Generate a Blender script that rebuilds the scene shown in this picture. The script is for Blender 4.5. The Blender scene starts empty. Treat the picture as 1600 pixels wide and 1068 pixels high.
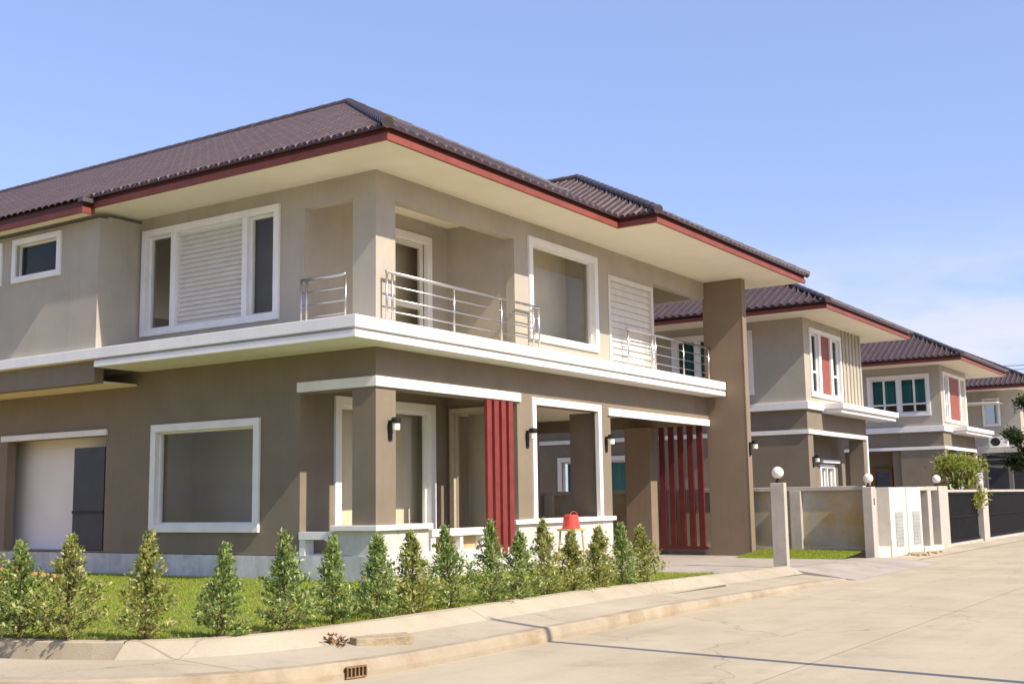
import bpy, bmesh, math, random
from mathutils import Vector, Matrix
random.seed(7)
S = bpy.context.scene
COL = S.collection

# ------------------------------------------------------------------ camera
cam_d = bpy.data.cameras.new('camera')
cam = bpy.data.objects.new('camera', cam_d)
COL.objects.link(cam)
Rr = Vector((0.8329690182220523, 0.5531085234835025, -0.015283191161869098))
Ru = Vector((0.08671735169035331, -0.10321516162985565, 0.9908717027574935))
Rf = Vector((-0.5464821274277888, 0.8266907472928572, 0.13393913820230222))
CAM = Vector((12.097, -14.340, 1.236))
m = Matrix.Identity(4)
for i in range(3):
    m[i][0] = Rr[i]; m[i][1] = Ru[i]; m[i][2] = -Rf[i]; m[i][3] = CAM[i]
cam.matrix_world = m
cam_d.sensor_fit = 'HORIZONTAL'; cam_d.sensor_width = 36.0
cam_d.lens = 1833.2 / 1600 * 36
cam_d.clip_end = 3000
S.camera = cam

# ------------------------------------------------------------------ light
SUN = Vector((1.0, -0.135, 0.92)).normalized()
elev = math.asin(SUN.z); azim = math.atan2(SUN.x, SUN.y)
W = bpy.data.worlds.new('World'); S.world = W; W.use_nodes = True
nt = W.node_tree; nt.nodes.clear()
N = nt.nodes.new; L = nt.links.new
out = N('ShaderNodeOutputWorld'); bg = N('ShaderNodeBackground')
sky = N('ShaderNodeTexSky'); sky.sky_type = 'NISHITA'; sky.sun_disc = False
sky.sun_elevation = elev; sky.sun_rotation = azim
sky.air_density = 1.0; sky.dust_density = 1.2; sky.ozone_density = 1.6
tc = N('ShaderNodeTexCoord'); sep = N('ShaderNodeSeparateXYZ'); L(tc.outputs['Generated'], sep.inputs[0])
mp = N('ShaderNodeMapping'); mp.inputs['Scale'].default_value = (3.0, 3.0, 9.0); L(tc.outputs['Generated'], mp.inputs[0])
nz = N('ShaderNodeTexNoise'); nz.inputs['Scale'].default_value = 2.6; nz.inputs['Detail'].default_value = 6; nz.inputs['Roughness'].default_value = .55
L(mp.outputs[0], nz.inputs['Vector'])
r1 = N('ShaderNodeMapRange'); r1.inputs[1].default_value = .36; r1.inputs[2].default_value = .62; L(nz.outputs[0], r1.inputs[0])
r2 = N('ShaderNodeMapRange'); r2.inputs[1].default_value = .23; r2.inputs[2].default_value = .11; r2.inputs[4].default_value = .8; L(sep.outputs[2], r2.inputs[0])
mul = N('ShaderNodeMath'); mul.operation = 'MULTIPLY'; L(r1.outputs[0], mul.inputs[0]); L(r2.outputs[0], mul.inputs[1])
tint = N('ShaderNodeMix'); tint.data_type = 'RGBA'; tint.blend_type = 'MULTIPLY'; tint.inputs[0].default_value = 1
L(sky.outputs[0], tint.inputs[6]); tint.inputs[7].default_value = (1.12, 1.03, 1.20, 1)
mixc = N('ShaderNodeMix'); mixc.data_type = 'RGBA'
flat = N('ShaderNodeMix'); flat.data_type = 'RGBA'; flat.inputs[0].default_value = .42; L(tint.outputs[2], flat.inputs[6]); flat.inputs[7].default_value = (2.05, 2.85, 4.95, 1)
L(mul.outputs[0], mixc.inputs[0]); L(flat.outputs[2], mixc.inputs[6]); mixc.inputs[7].default_value = (4.6, 4.5, 5.0, 1)
L(mixc.outputs[2], bg.inputs[0]); bg.inputs[1].default_value = 0.15
L(bg.outputs[0], out.inputs[0])
sd = bpy.data.lights.new('sun', 'SUN'); sd.energy = 5.0; sd.angle = math.radians(.55); sd.color = (1.0, .90, .74)
so = bpy.data.objects.new('sun', sd); COL.objects.link(so); so.location = (20, -10, 30)
so.rotation_euler = SUN.to_track_quat('Z', 'Y').to_euler()
S.view_settings.view_transform = 'Standard'; S.view_settings.look = 'None'
S.view_settings.exposure = 0.40; S.view_settings.gamma = 1

# ------------------------------------------------------------------ materials
def mat(name, col, rough=.8, var=.12, scale=3.0, bump=0.0, bscale=60.0, metal=0.0, col2=None, stretch=None, spec=.3, dirt=None):
    M = bpy.data.materials.new(name); M.use_nodes = True
    t = M.node_tree; b = t.nodes['Principled BSDF']
    b.inputs['Roughness'].default_value = rough; b.inputs['Metallic'].default_value = metal
    b.inputs['Specular IOR Level'].default_value = spec
    g = t.nodes.new('ShaderNodeNewGeometry')
    vec = g.outputs['Position']
    if stretch:
        mp = t.nodes.new('ShaderNodeMapping'); mp.inputs['Scale'].default_value = stretch
        t.links.new(vec, mp.inputs[0]); vec = mp.outputs[0]
    n = t.nodes.new('ShaderNodeTexNoise'); n.inputs['Scale'].default_value = scale
    n.inputs['Detail'].default_value = 7; n.inputs['Roughness'].default_value = .62
    t.links.new(vec, n.inputs['Vector'])
    cr = t.nodes.new('ShaderNodeValToRGB')
    c2 = col2 or [c * (1 - var * 1.6) for c in col]
    c1 = [min(1, c * (1 + var)) for c in col]
    cr.color_ramp.elements[0].position = .32; cr.color_ramp.elements[1].position = .68
    cr.color_ramp.elements[0].color = (*c2, 1); cr.color_ramp.elements[1].color = (*c1, 1)
    t.links.new(n.outputs[0], cr.inputs[0])
    last = cr.outputs[0]
    if dirt:
        dc, ds, lo, hi = dirt
        n3 = t.nodes.new('ShaderNodeTexNoise'); n3.inputs['Scale'].default_value = ds; n3.inputs['Detail'].default_value = 8; n3.inputs['Roughness'].default_value = .7
        t.links.new(g.outputs['Position'], n3.inputs['Vector'])
        rr = t.nodes.new('ShaderNodeMapRange'); rr.inputs[1].default_value = lo; rr.inputs[2].default_value = hi
        t.links.new(n3.outputs[0], rr.inputs[0])
        mx = t.nodes.new('ShaderNodeMix'); mx.data_type = 'RGBA'
        t.links.new(rr.outputs[0], mx.inputs[0]); t.links.new(last, mx.inputs[6]); mx.inputs[7].default_value = (*dc, 1)
        last = mx.outputs[2]
    t.links.new(last, b.inputs['Base Color'])
    if bump:
        n2 = t.nodes.new('ShaderNodeTexNoise'); n2.inputs['Scale'].default_value = bscale; n2.inputs['Detail'].default_value = 5
        t.links.new(g.outputs['Position'], n2.inputs['Vector'])
        bp = t.nodes.new('ShaderNodeBump'); bp.inputs['Strength'].default_value = bump; bp.inputs['Distance'].default_value = .02
        t.links.new(n2.outputs[0], bp.inputs['Height']); t.links.new(bp.outputs[0], b.inputs['Normal'])
    return M

def weather(M, amt=.16, hair=True):
    """faint vertical rain streaks and hairline cracks in a painted wall"""
    t = M.node_tree; b = t.nodes['Principled BSDF']; src = b.inputs['Base Color'].links[0].from_socket
    g = t.nodes.new('ShaderNodeNewGeometry'); mp = t.nodes.new('ShaderNodeMapping'); mp.inputs['Scale'].default_value = (5.5, 5.5, .35)
    t.links.new(g.outputs['Position'], mp.inputs[0])
    n = t.nodes.new('ShaderNodeTexNoise'); n.inputs['Scale'].default_value = 1.6; n.inputs['Detail'].default_value = 6; n.inputs['Roughness'].default_value = .7
    t.links.new(mp.outputs[0], n.inputs['Vector'])
    r = t.nodes.new('ShaderNodeMapRange'); r.inputs[1].default_value = .5; r.inputs[2].default_value = .78; r.inputs[4].default_value = amt * 2
    t.links.new(n.outputs[0], r.inputs[0])
    m = t.nodes.new('ShaderNodeMix'); m.data_type = 'RGBA'; m.blend_type = 'MULTIPLY'; m.inputs[7].default_value = (.55, .52, .48, 1)
    t.links.new(r.outputs[0], m.inputs[0]); t.links.new(src, m.inputs[6])
    n2 = t.nodes.new('ShaderNodeTexNoise'); n2.inputs['Scale'].default_value = 2.1; n2.inputs['Detail'].default_value = 3
    t.links.new(g.outputs['Position'], n2.inputs['Vector'])
    r2 = t.nodes.new('ShaderNodeMapRange'); r2.inputs[1].default_value = .35; r2.inputs[2].default_value = .7; r2.inputs[3].default_value = .97; r2.inputs[4].default_value = 1.03
    t.links.new(n2.outputs[0], r2.inputs[0])
    m2 = t.nodes.new('ShaderNodeMix'); m2.data_type = 'RGBA'; m2.blend_type = 'MULTIPLY'; m2.inputs[0].default_value = 1
    t.links.new(m.outputs[2], m2.inputs[6]); t.links.new(r2.outputs[0], m2.inputs[7])
    t.links.new(m2.outputs[2], b.inputs['Base Color'])

def paving(M, streak=(2.2, .12, 1)):
    """tyre-rubbed streaks, grit and cracks"""
    t = M.node_tree; b = t.nodes['Principled BSDF']; src = b.inputs['Base Color'].links[0].from_socket
    g = t.nodes.new('ShaderNodeNewGeometry')
    def mult(src, fac, col):
        m = t.nodes.new('ShaderNodeMix'); m.data_type = 'RGBA'; m.blend_type = 'MULTIPLY'; m.inputs[7].default_value = (*col, 1)
        t.links.new(fac, m.inputs[0]); t.links.new(src, m.inputs[6]); return m.outputs[2]
    mp = t.nodes.new('ShaderNodeMapping'); mp.inputs['Scale'].default_value = streak; t.links.new(g.outputs['Position'], mp.inputs[0])
    n = t.nodes.new('ShaderNodeTexNoise'); n.inputs['Scale'].default_value = 1.3; n.inputs['Detail'].default_value = 7; n.inputs['Roughness'].default_value = .65; t.links.new(mp.outputs[0], n.inputs['Vector'])
    r = t.nodes.new('ShaderNodeMapRange'); r.inputs[1].default_value = .48; r.inputs[2].default_value = .75; r.inputs[4].default_value = .3; t.links.new(n.outputs[0], r.inputs[0])
    src = mult(src, r.outputs[0], (.66, .62, .56))
    n = t.nodes.new('ShaderNodeTexNoise'); n.inputs['Scale'].default_value = 38; n.inputs['Detail'].default_value = 8; n.inputs['Roughness'].default_value = .8; t.links.new(g.outputs['Position'], n.inputs['Vector'])
    r = t.nodes.new('ShaderNodeMapRange'); r.inputs[1].default_value = .5; r.inputs[2].default_value = .72; r.inputs[4].default_value = .45; t.links.new(n.outputs[0], r.inputs[0])
    src = mult(src, r.outputs[0], (.6, .57, .52))
    w = t.nodes.new('ShaderNodeTexNoise'); w.inputs['Scale'].default_value = 1.4; w.inputs['Detail'].default_value = 6; t.links.new(g.outputs['Position'], w.inputs['Vector'])
    ad = t.nodes.new('ShaderNodeMix'); ad.data_type = 'RGBA'; ad.blend_type = 'LINEAR_LIGHT'; ad.inputs[0].default_value = .35; t.links.new(g.outputs['Position'], ad.inputs[6]); t.links.new(w.outputs[1], ad.inputs[7])
    v = t.nodes.new('ShaderNodeTexVoronoi'); v.feature = 'DISTANCE_TO_EDGE'; v.inputs['Scale'].default_value = .22; t.links.new(ad.outputs[2], v.inputs['Vector'])
    r = t.nodes.new('ShaderNodeMapRange'); r.inputs[1].default_value = .0; r.inputs[2].default_value = .0028; r.inputs[3].default_value = .55; r.inputs[4].default_value = 0; t.links.new(v.outputs['Distance'], r.inputs[0])
    src = mult(src, r.outputs[0], (.4, .36, .3))
    t.links.new(src, b.inputs['Base Color'])

def island_mat(name, cols, rough=.7, trans=0.0, spec=.25):
    M = bpy.data.materials.new(name); M.use_nodes = True
    t = M.node_tree; b = t.nodes['Principled BSDF']; b.inputs['Roughness'].default_value = rough
    b.inputs['Specular IOR Level'].default_value = spec
    g = t.nodes.new('ShaderNodeNewGeometry'); cr = t.nodes.new('ShaderNodeValToRGB')
    e = cr.color_ramp.elements
    while len(e) < len(cols): e.new(.5)
    for i, c in enumerate(cols):
        e[i].position = i / (len(cols) - 1); e[i].color = (*c, 1)
    t.links.new(g.outputs['Random Per Island'], cr.inputs[0])
    t.links.new(cr.outputs[0], b.inputs['Base Color'])
    if trans:
        tr = t.nodes.new('ShaderNodeBsdfTranslucent'); mx = t.nodes.new('ShaderNodeMixShader'); mx.inputs[0].default_value = trans
        hs = t.nodes.new('ShaderNodeHueSaturation'); hs.inputs['Value'].default_value = 1.5; hs.inputs['Hue'].default_value = .48
        t.links.new(cr.outputs[0], hs.inputs['Color']); t.links.new(hs.outputs[0], tr.inputs[0])
        t.links.new(b.outputs[0], mx.inputs[1]); t.links.new(tr.outputs[0], mx.inputs[2])
        t.links.new(mx.outputs[0], t.nodes['Material Output'].inputs[0])
    return M

def glass_mat(name, tint, refl=.12):
    M = bpy.data.materials.new(name); M.use_nodes = True
    t = M.node_tree; t.nodes.clear(); o = t.nodes.new('ShaderNodeOutputMaterial')
    tr = t.nodes.new('ShaderNodeBsdfTransparent'); tr.inputs[0].default_value = (*tint, 1)
    gl = t.nodes.new('ShaderNodeBsdfGlossy'); gl.inputs['Roughness'].default_value = .02; gl.inputs[0].default_value = (.9, .95, 1, 1)
    fr = t.nodes.new('ShaderNodeFresnel')
    ge = t.nodes.new('ShaderNodeNewGeometry'); ir = t.nodes.new('ShaderNodeMapRange'); ir.inputs[3].default_value = 1.45; ir.inputs[4].default_value = 1 / 1.45
    t.links.new(ge.outputs['Backfacing'], ir.inputs[0]); t.links.new(ir.outputs[0], fr.inputs[0])
    mx = t.nodes.new('ShaderNodeMixShader')
    hf = t.nodes.new('ShaderNodeMath'); hf.operation = 'MULTIPLY'; hf.inputs[1].default_value = .4; t.links.new(fr.outputs[0], hf.inputs[0])
    t.links.new(hf.outputs[0], mx.inputs[0]); t.links.new(tr.outputs[0], mx.inputs[1]); t.links.new(gl.outputs[0], mx.inputs[2])
    t.links.new(mx.outputs[0], o.inputs[0])
    return M

def concrete_road(name, c1, c2, joint):
    M = mat(name, c1, .9, .06, .6, .25, 90, col2=c2, dirt=((c2[0] * .8, c2[1] * .78, c2[2] * .74), 1.7, .55, .85))
    t = M.node_tree; b = t.nodes['Principled BSDF']
    lk = b.inputs['Base Color'].links[0]; src = lk.from_socket
    g = t.nodes.new('ShaderNodeNewGeometry'); sp = t.nodes.new('ShaderNodeSeparateXYZ'); t.links.new(g.outputs['Position'], sp.inputs[0])
    def line(sock, off, per, w):
        a = t.nodes.new('ShaderNodeMath'); a.operation = 'SUBTRACT'; t.links.new(sock, a.inputs[0]); a.inputs[1].default_value = off
        d = t.nodes.new('ShaderNodeMath'); d.operation = 'PINGPONG'; t.links.new(a.outputs[0], d.inputs[0]); d.inputs[1].default_value = per / 2
        e = t.nodes.new('ShaderNodeMath'); e.operation = 'LESS_THAN'; t.links.new(d.outputs[0], e.inputs[0]); e.inputs[1].default_value = w
        return e.outputs[0]
    a = line(sp.outputs[0], joint[0], joint[1], .011); c = line(sp.outputs[1], joint[2], joint[3], .011)
    mxm = t.nodes.new('ShaderNodeMath'); mxm.operation = 'MAXIMUM'; t.links.new(a, mxm.inputs[0]); t.links.new(c, mxm.inputs[1])
    ml = t.nodes.new('ShaderNodeMath'); ml.operation = 'MULTIPLY'; t.links.new(mxm.outputs[0], ml.inputs[0]); ml.inputs[1].default_value = .65
    mx = t.nodes.new('ShaderNodeMix'); mx.data_type = 'RGBA'
    t.links.new(ml.outputs[0], mx.inputs[0]); t.links.new(src, mx.inputs[6]); mx.inputs[7].default_value = (.22, .17, .12, 1)
    t.links.new(mx.outputs[2], b.inputs['Base Color'])
    return M

MT = dict(
    kerb=mat('stained_kerb', (.36, .30, .21), .9, .12, 2.0, .25, 90, dirt=((.26, .18, .10), 2.2, .52, .75)),
    upper=mat('upper_wall_paint', (.425, .385, .315), .85, .05, 1.3, .12, 140, dirt=((.40, .36, .295), .7, .58, .9)),
    lower=mat('lower_wall_paint', (.222, .182, .132), .85, .06, 1.1, .12, 140, dirt=((.205, .168, .122), .8, .58, .9)),
    pier=mat('pier_paint', (.245, .185, .13), .85, .06, 1.1, .12, 140),
    white=mat('white_trim_paint', (.80, .79, .76), .6, .03, 3, .05, 120),
    soffit=mat('cream_soffit', (.80, .74, .60), .8, .03, 1.2, .04, 60),
    fascia=mat('red_fascia_wood', (.23, .060, .042), .55, .12, 2.2, .1, 60),
    fascia_shade=mat('shaded_red_fascia', (.105, .03, .024), .55, .12, 2.2, .1, 60),  # shade under the tile overhang, painted as a darker upper board
    tile=island_mat('roof_tile', [(.040, .020, .015), (.045, .023, .017), (.050, .026, .019), (.042, .021, .016)], .42, spec=.38),
    tile_lit=mat('tile_highlight', (.15, .105, .088), .45, .2, 2.5, spec=.4),  # lighter tile copy that paints highlights along the ribs
    ridge=mat('ridge_tile', (.095, .075, .075), .45, .2, 5, .1, 50),
    red=mat('red_slat_paint', (.21, .035, .03), .5, .12, 3, .05, 60),
    dred=mat('dark_red_slat_paint', (.12, .022, .022), .5, .12, 3, .05, 60),
    panel_red=mat('red_panel', (.27, .08, .06), .6, .08, 3),
    plinth=mat('bare_cement', (.55, .55, .55), .9, .15, 2.5, .3, 60, dirt=((.74, .73, .70), 2.2, .5, .75), stretch=(1, 1, .25)),
    raw=mat('whitewashed_cement', (.60, .57, .52), .9, .12, 3, .3, 60, dirt=((.38, .34, .30), 3.0, .58, .8)),
    ochre=mat('ochre_board', (.55, .38, .19), .8, .15, 4),
    shutter=mat('cream_shutter', (.66, .63, .56), .55, .04, 4),
    cream=mat('beige_frame', (.48, .40, .30), .6, .05, 3),
    room=mat('room_paint', (.74, .63, .48), .9, .05, 1.5),
    roomw=mat('white_room_paint', (.84, .82, .76), .9, .03, 1.5),
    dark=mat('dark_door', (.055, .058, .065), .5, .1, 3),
    chrome=mat('steel_rail', (.62, .60, .60), .28, .03, 4, metal=1.0),
    black=mat('black_metal', (.018, .016, .016), .45, .2, 5),
    lampw=mat('opal_glass', (.80, .76, .66), .35, .03, 5, spec=.5),
    post=mat('cement_post', (.47, .43, .375), .85, .08, 2.5, .2, 90, dirt=((.36, .31, .25), 2.6, .58, .85)),
    bwall=mat('stained_render', (.40, .38, .33), .9, .10, 1.5, .25, 60, dirt=((.40, .28, .12), 1.0, .42, .66)),
    cabinet=mat('white_render', (.64, .60, .53), .85, .06, 2, .12, 90, dirt=((.52, .46, .37), 2.4, .6, .9)),
    grille=mat('grey_grille', (.36, .36, .34), .6, .1, 4),
    gate=mat('black_gate', (.010, .010, .011), .75, .3, 3, stretch=(6, 6, .4), spec=.15),
    plastic=mat('red_plastic', (.62, .07, .05), .35, .06, 5, spec=.5),
    curtain=mat('teal_curtain', (.03, .17, .17), .8, .3, 1.0, stretch=(14, 14, .3)),
    brownd=mat('brown_door', (.26, .13, .07), .6, .15, 3),
    road=concrete_road('road_concrete', (.455, .385, .275), (.395, .33, .232), (8.2, 6.0, 1.5, 10.0)),
    walk=concrete_road('walk_concrete', (.44, .38, .285), (.375, .318, .232), (400, 900, .9, 4.0)),
    drive=mat('driveway_concrete', (.40, .35, .30), .9, .1, 1.0, .25, 90, dirt=((.27, .24, .20), 1.5, .5, .8)),
    lawn=mat('lawn_soil', (.17, .22, .035), .95, .3, 3.0, .6, 160, col2=(.13, .16, .03)),
    soil=mat('orange_soil', (.52, .29, .11), .95, .25, 5, .6, 40),
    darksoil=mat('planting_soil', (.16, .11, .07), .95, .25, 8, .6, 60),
    ground=mat('dry_ground', (.34, .29, .20), .95, .2, .3, .2, 20),
    bark=mat('bark', (.13, .085, .05), .9, .25, 20, .4, 60),
    slabc=mat('broken_concrete', (.36, .29, .19), .95, .15, 6, .5, 40),
    twig=mat('dry_twig', (.24, .14, .07), .9, .25, 14),
    ac=mat('ac_casing', (.66, .65, .62), .5, .04, 4),
    metal_roof=mat('awning_sheet', (.60, .59, .58), .5, .05, 3),
    glass=glass_mat('clear_glass', (.95, .965, .95)),
    dglass=glass_mat('dark_glass', (.55, .60, .62)),
    blade=island_mat('grass_blade', [(0.179, 0.269, 0.028), (0.246, 0.336, 0.039), (0.336, 0.403, 0.056), (0.280, 0.347, 0.050)], .7, .35),
    leaf=island_mat('shrub_leaf', [(0.060, 0.127, 0.030), (0.150, 0.240, 0.053), (0.226, 0.316, 0.074), (0.510, 0.540, 0.240), (0.166, 0.256, 0.074)], .38, .35, .5),
    leaf_b=island_mat('shrub_leaf_warm', [(0.069, 0.124, 0.028), (0.193, 0.248, 0.048), (0.317, 0.345, 0.076), (0.580, 0.552, 0.248), (0.248, 0.290, 0.069)], .38, .35, .5),
    leaf2=island_mat('garden_leaf', [(.13, .19, .03), (.22, .27, .045), (.32, .34, .07), (.17, .22, .035), (.42, .38, .14)], .6, .35),
    leaf3=island_mat('dark_leaf', [(.012, .03, .01), (.03, .06, .016), (.045, .08, .02)], .6, .25),
)

for k_ in ('upper', 'lower', 'pier', 'white', 'post', 'cabinet', 'plinth', 'raw'): weather(MT[k_], (.05 if k_ == 'white' else .16 if k_ in ('plinth', 'post', 'raw') else .075))
paving(MT['road']); paving(MT['walk'], (1.2, 1.2, 1)); paving(MT['drive'], (1.5, .6, 1))
def patchy(M):
    t = M.node_tree; b = t.nodes['Principled BSDF']; src = b.inputs['Base Color'].links[0].from_socket
    g = t.nodes.new('ShaderNodeNewGeometry'); n = t.nodes.new('ShaderNodeTexNoise'); n.inputs['Scale'].default_value = 1.6; n.inputs['Detail'].default_value = 5
    t.links.new(g.outputs['Position'], n.inputs['Vector'])
    r = t.nodes.new('ShaderNodeMapRange'); r.inputs[1].default_value = .42; r.inputs[2].default_value = .68; r.inputs[4].default_value = .8; t.links.new(n.outputs[0], r.inputs[0])
    m = t.nodes.new('ShaderNodeMix'); m.data_type = 'RGBA'; m.blend_type = 'MIX'; m.inputs[7].default_value = (.26, .24, .06, 1)
    t.links.new(r.outputs[0], m.inputs[0]); t.links.new(src, m.inputs[6]); t.links.new(m.outputs[2], b.inputs['Base Color'])
patchy(MT['lawn']); patchy(MT['blade'])

# ------------------------------------------------------------------ mesh helpers
class MB:
    def __init__(s): s.v = []; s.f = []; s.smooth = False
    def box(s, x0, x1, y0, y1, z0, z1):
        if x0 > x1: x0, x1 = x1, x0
        if y0 > y1: y0, y1 = y1, y0
        if z0 > z1: z0, z1 = z1, z0
        b = len(s.v)
        s.v += [(x0, y0, z0), (x1, y0, z0), (x1, y1, z0), (x0, y1, z0), (x0, y0, z1), (x1, y0, z1), (x1, y1, z1), (x0, y1, z1)]
        for q in ((3, 2, 1, 0), (4, 5, 6, 7), (0, 1, 5, 4), (1, 2, 6, 5), (2, 3, 7, 6), (3, 0, 4, 7)):
            s.f.append(tuple(b + i for i in q))
        return s
    def ab(s, axis, c, a0, a1, d0, d1, z0, z1):
        """box in facade space: a along the facade, d outward from plane c. axis 'y' faces -Y, 'x' faces +X"""
        if axis == 'y': return s.box(a0, a1, c - d1, c - d0, z0, z1)
        return s.box(c + d0, c + d1, a0, a1, z0, z1)
    def poly(s, pts):
        b = len(s.v); s.v += [tuple(p) for p in pts]; s.f.append(tuple(range(b, b + len(pts)))); return s
    def tube(s, p, q, r0, r1=None, n=10, cap=True):
        r1 = r0 if r1 is None else r1
        p = Vector(p); q = Vector(q); d = (q - p).normalized()
        u = d.orthogonal().normalized(); w = d.cross(u)
        b = len(s.v)
        for c, r in ((p, r0), (q, r1)):
            for i in range(n):
                a = 2 * math.pi * i / n; s.v.append(tuple(c + u * (r * math.cos(a)) + w * (r * math.sin(a))))
        for i in range(n):
            j = (i + 1) % n; s.f.append((b + i, b + j, b + n + j, b + n + i))
        if cap:
            s.f.append(tuple(b + i for i in reversed(range(n)))); s.f.append(tuple(b + n + i for i in range(n)))
        return s
    def lathe(s, prof, cx, cy, n=20):
        b = len(s.v)
        for r, z in prof:
            for i in range(n):
                a = 2 * math.pi * i / n; s.v.append((cx + r * math.cos(a), cy + r * math.sin(a), z))
        for k in range(len(prof) - 1):
            for i in range(n):
                j = (i + 1) % n; s.f.append((b + k * n + i, b + k * n + j, b + (k + 1) * n + j, b + (k + 1) * n + i))
        s.f.append(tuple(b + i for i in reversed(range(n)))); s.f.append(tuple(b + (len(prof) - 1) * n + i for i in range(n)))
        return s
    def wall(s, axis, c, t, a0, a1, z0, z1, holes=()):
        """wall slab with its outer face in plane c and thickness t going inwards; holes (a0,a1,z0,z1)"""
        A = sorted({a0, a1, *[h[0] for h in holes], *[h[1] for h in holes]}); Z = sorted({z0, z1, *[h[2] for h in holes], *[h[3] for h in holes]})
        A = [a for a in A if a0 - 1e-6 <= a <= a1 + 1e-6]; Z = [z for z in Z if z0 - 1e-6 <= z <= z1 + 1e-6]
        def solid(i, k):
            if i < 0 or k < 0 or i >= len(A) - 1 or k >= len(Z) - 1: return False
            ca = (A[i] + A[i + 1]) / 2; cz = (Z[k] + Z[k + 1]) / 2
            return not any(h[0] < ca < h[1] and h[2] < cz < h[3] for h in holes)
        def P(a, d, z): return (a, c + d, z) if axis == 'y' else (c - d, a, z)
        for i in range(len(A) - 1):
            for k in range(len(Z) - 1):
                if not solid(i, k): continue
                x0, x1, q0, q1 = A[i], A[i + 1], Z[k], Z[k + 1]
                s.poly([P(x0, 0, q0), P(x1, 0, q0), P(x1, 0, q1), P(x0, 0, q1)])
                s.poly([P(x0, t, q0), P(x0, t, q1), P(x1, t, q1), P(x1, t, q0)])
                if not solid(i - 1, k): s.poly([P(x0, 0, q0), P(x0, 0, q1), P(x0, t, q1), P(x0, t, q0)])
                if not solid(i + 1, k): s.poly([P(x1, 0, q0), P(x1, t, q0), P(x1, t, q1), P(x1, 0, q1)])
                if not solid(i, k - 1): s.poly([P(x0, 0, q0), P(x0, t, q0), P(x1, t, q0), P(x1, 0, q0)])
                if not solid(i, k + 1): s.poly([P(x0, 0, q1), P(x1, 0, q1), P(x1, t, q1), P(x0, t, q1)])
        return s
    def build(s, name, material, parent=None, bevel=0, smooth=False, merge=False):
        me = bpy.data.meshes.new(name); me.from_pydata(s.v, [], s.f)
        bm = bmesh.new(); bm.from_mesh(me)
        if merge: bmesh.ops.remove_doubles(bm, verts=bm.verts, dist=1e-5)
        bmesh.ops.recalc_face_normals(bm, faces=bm.faces)
        bm.to_mesh(me); bm.free()
        if smooth: me.polygons.foreach_set('use_smooth', [True] * len(me.polygons))
        me.materials.append(MT[material] if isinstance(material, str) else material)
        o = bpy.data.objects.new(name, me); COL.objects.link(o)
        if parent is not None:
            o.parent = parent
            pl = world_loc(parent)
            me.transform(Matrix.Translation(-pl))
        if bevel:
            b = o.modifiers.new('bevel', 'BEVEL'); b.width = bevel; b.segments = 2; b.limit_method = 'ANGLE'
        return o

def world_loc(o):
    v = Vector((0, 0, 0))
    while o is not None:
        v += o.location; o = o.parent
    return v
def thing(name, label, cat, loc=(0, 0, 0), group=None):
    o = bpy.data.objects.new(name, None); COL.objects.link(o); o.location = loc; o.empty_display_size = .2
    o['label'] = label; o['category'] = cat
    if group: o['group'] = group
    return o
def tag(o, label, cat, group=None):
    o['label'] = label; o['category'] = cat
    if group: o['group'] = group
    return o
def kind(o, k, label=None):
    o['kind'] = k
    if label: o['label'] = label
    return o
def copy_thing(o, loc, label, group=None):
    c = o.copy(); COL.objects.link(c); c.location = loc; c['label'] = label
    if group: c['group'] = group
    for ch in list(o.children):
        k = ch.copy(); COL.objects.link(k); k.parent = c
        for g in list(ch.children):
            q = g.copy(); COL.objects.link(q); q.parent = k
    return c

def gz(y):                       # the plot falls gently along the street
    return 0.0 if y <= 0 else -0.0125 * min(y, 13.0)

# ------------------------------------------------------------------ ground, road, pavement
kind(MB().poly([(-900, -900, -.42), (900, -900, -.42), (900, 900, -.42), (-900, 900, -.42)]).build('ground', 'ground'), 'structure')
def road():
    mb = MB()
    mb.poly([(2.0, -60, -.3), (16, -60, -.3), (16, 140, -.3), (2.0, 140, -.3)])
    mb.poly([(-60, -20, -.304), (2.0, -20, -.304), (2.0, -7.0, -.304), (-60, -7.0, -.304)])
    return kind(mb.build('road', 'road'), 'structure')
road()
# lawn edge: comes along the side street, turns the corner, runs up the street
path = [(-24.0, -8.15), (-10, -7.95), (-4, -7.78), (0.2, -7.66), (1.75, -7.52), (2.5, -7.36), (3.1, -7.10), (3.5, -6.78), (3.76, -6.35), (3.87, -5.9), (3.88, -4.5), (3.87, -2), (3.86, 0), (3.85, 3.0), (3.84, 5.0), (3.84, 7.35)]
def dense(p, step=.25):
    o = []
    for a, b in zip(p[:-1], p[1:]):
        n = max(1, int((Vector(b) - Vector(a)).length / step))
        for i in range(n): o.append(Vector(a).lerp(Vector(b), i / n))
    o.append(Vector(p[-1])); return o
P = dense(path)
for _ in range(6):
    P = [P[0]] + [(P[i - 1] + P[i] * 2 + P[i + 1]) / 4 for i in range(1, len(P) - 1)] + [P[-1]]
NRM = []
for i in range(len(P)):
    d = (P[min(i + 1, len(P) - 1)] - P[max(i - 1, 0)]).normalized(); NRM.append(Vector((d.y, -d.x)))
def off(i, d): q = P[i] + NRM[i] * d; return q
def strip(profile, name, material, lo=0, hi=None, kindname='structure', smooth=False):
    mb = MB(); hi = hi or len(P)
    rows = []
    for i in range(lo, hi):
        pr = profile(i)
        rows.append([(*off(i, d), z) for d, z in pr])
    k = len(rows[0]); 
    for r in rows: mb.v += r
    for i in range(len(rows) - 1):
        for j in range(k - 1): mb.f.append((i * k + j, i * k + j + 1, (i + 1) * k + j + 1, (i + 1) * k + j))
    return kind(mb.build(name, material, smooth=smooth), kindname)
isplit = next(i for i, p in enumerate(P) if p.x > 2.9)
def jitter(i, s): return math.sin(i * 1.7) * s + math.sin(i * .61 + 1) * s
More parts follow.
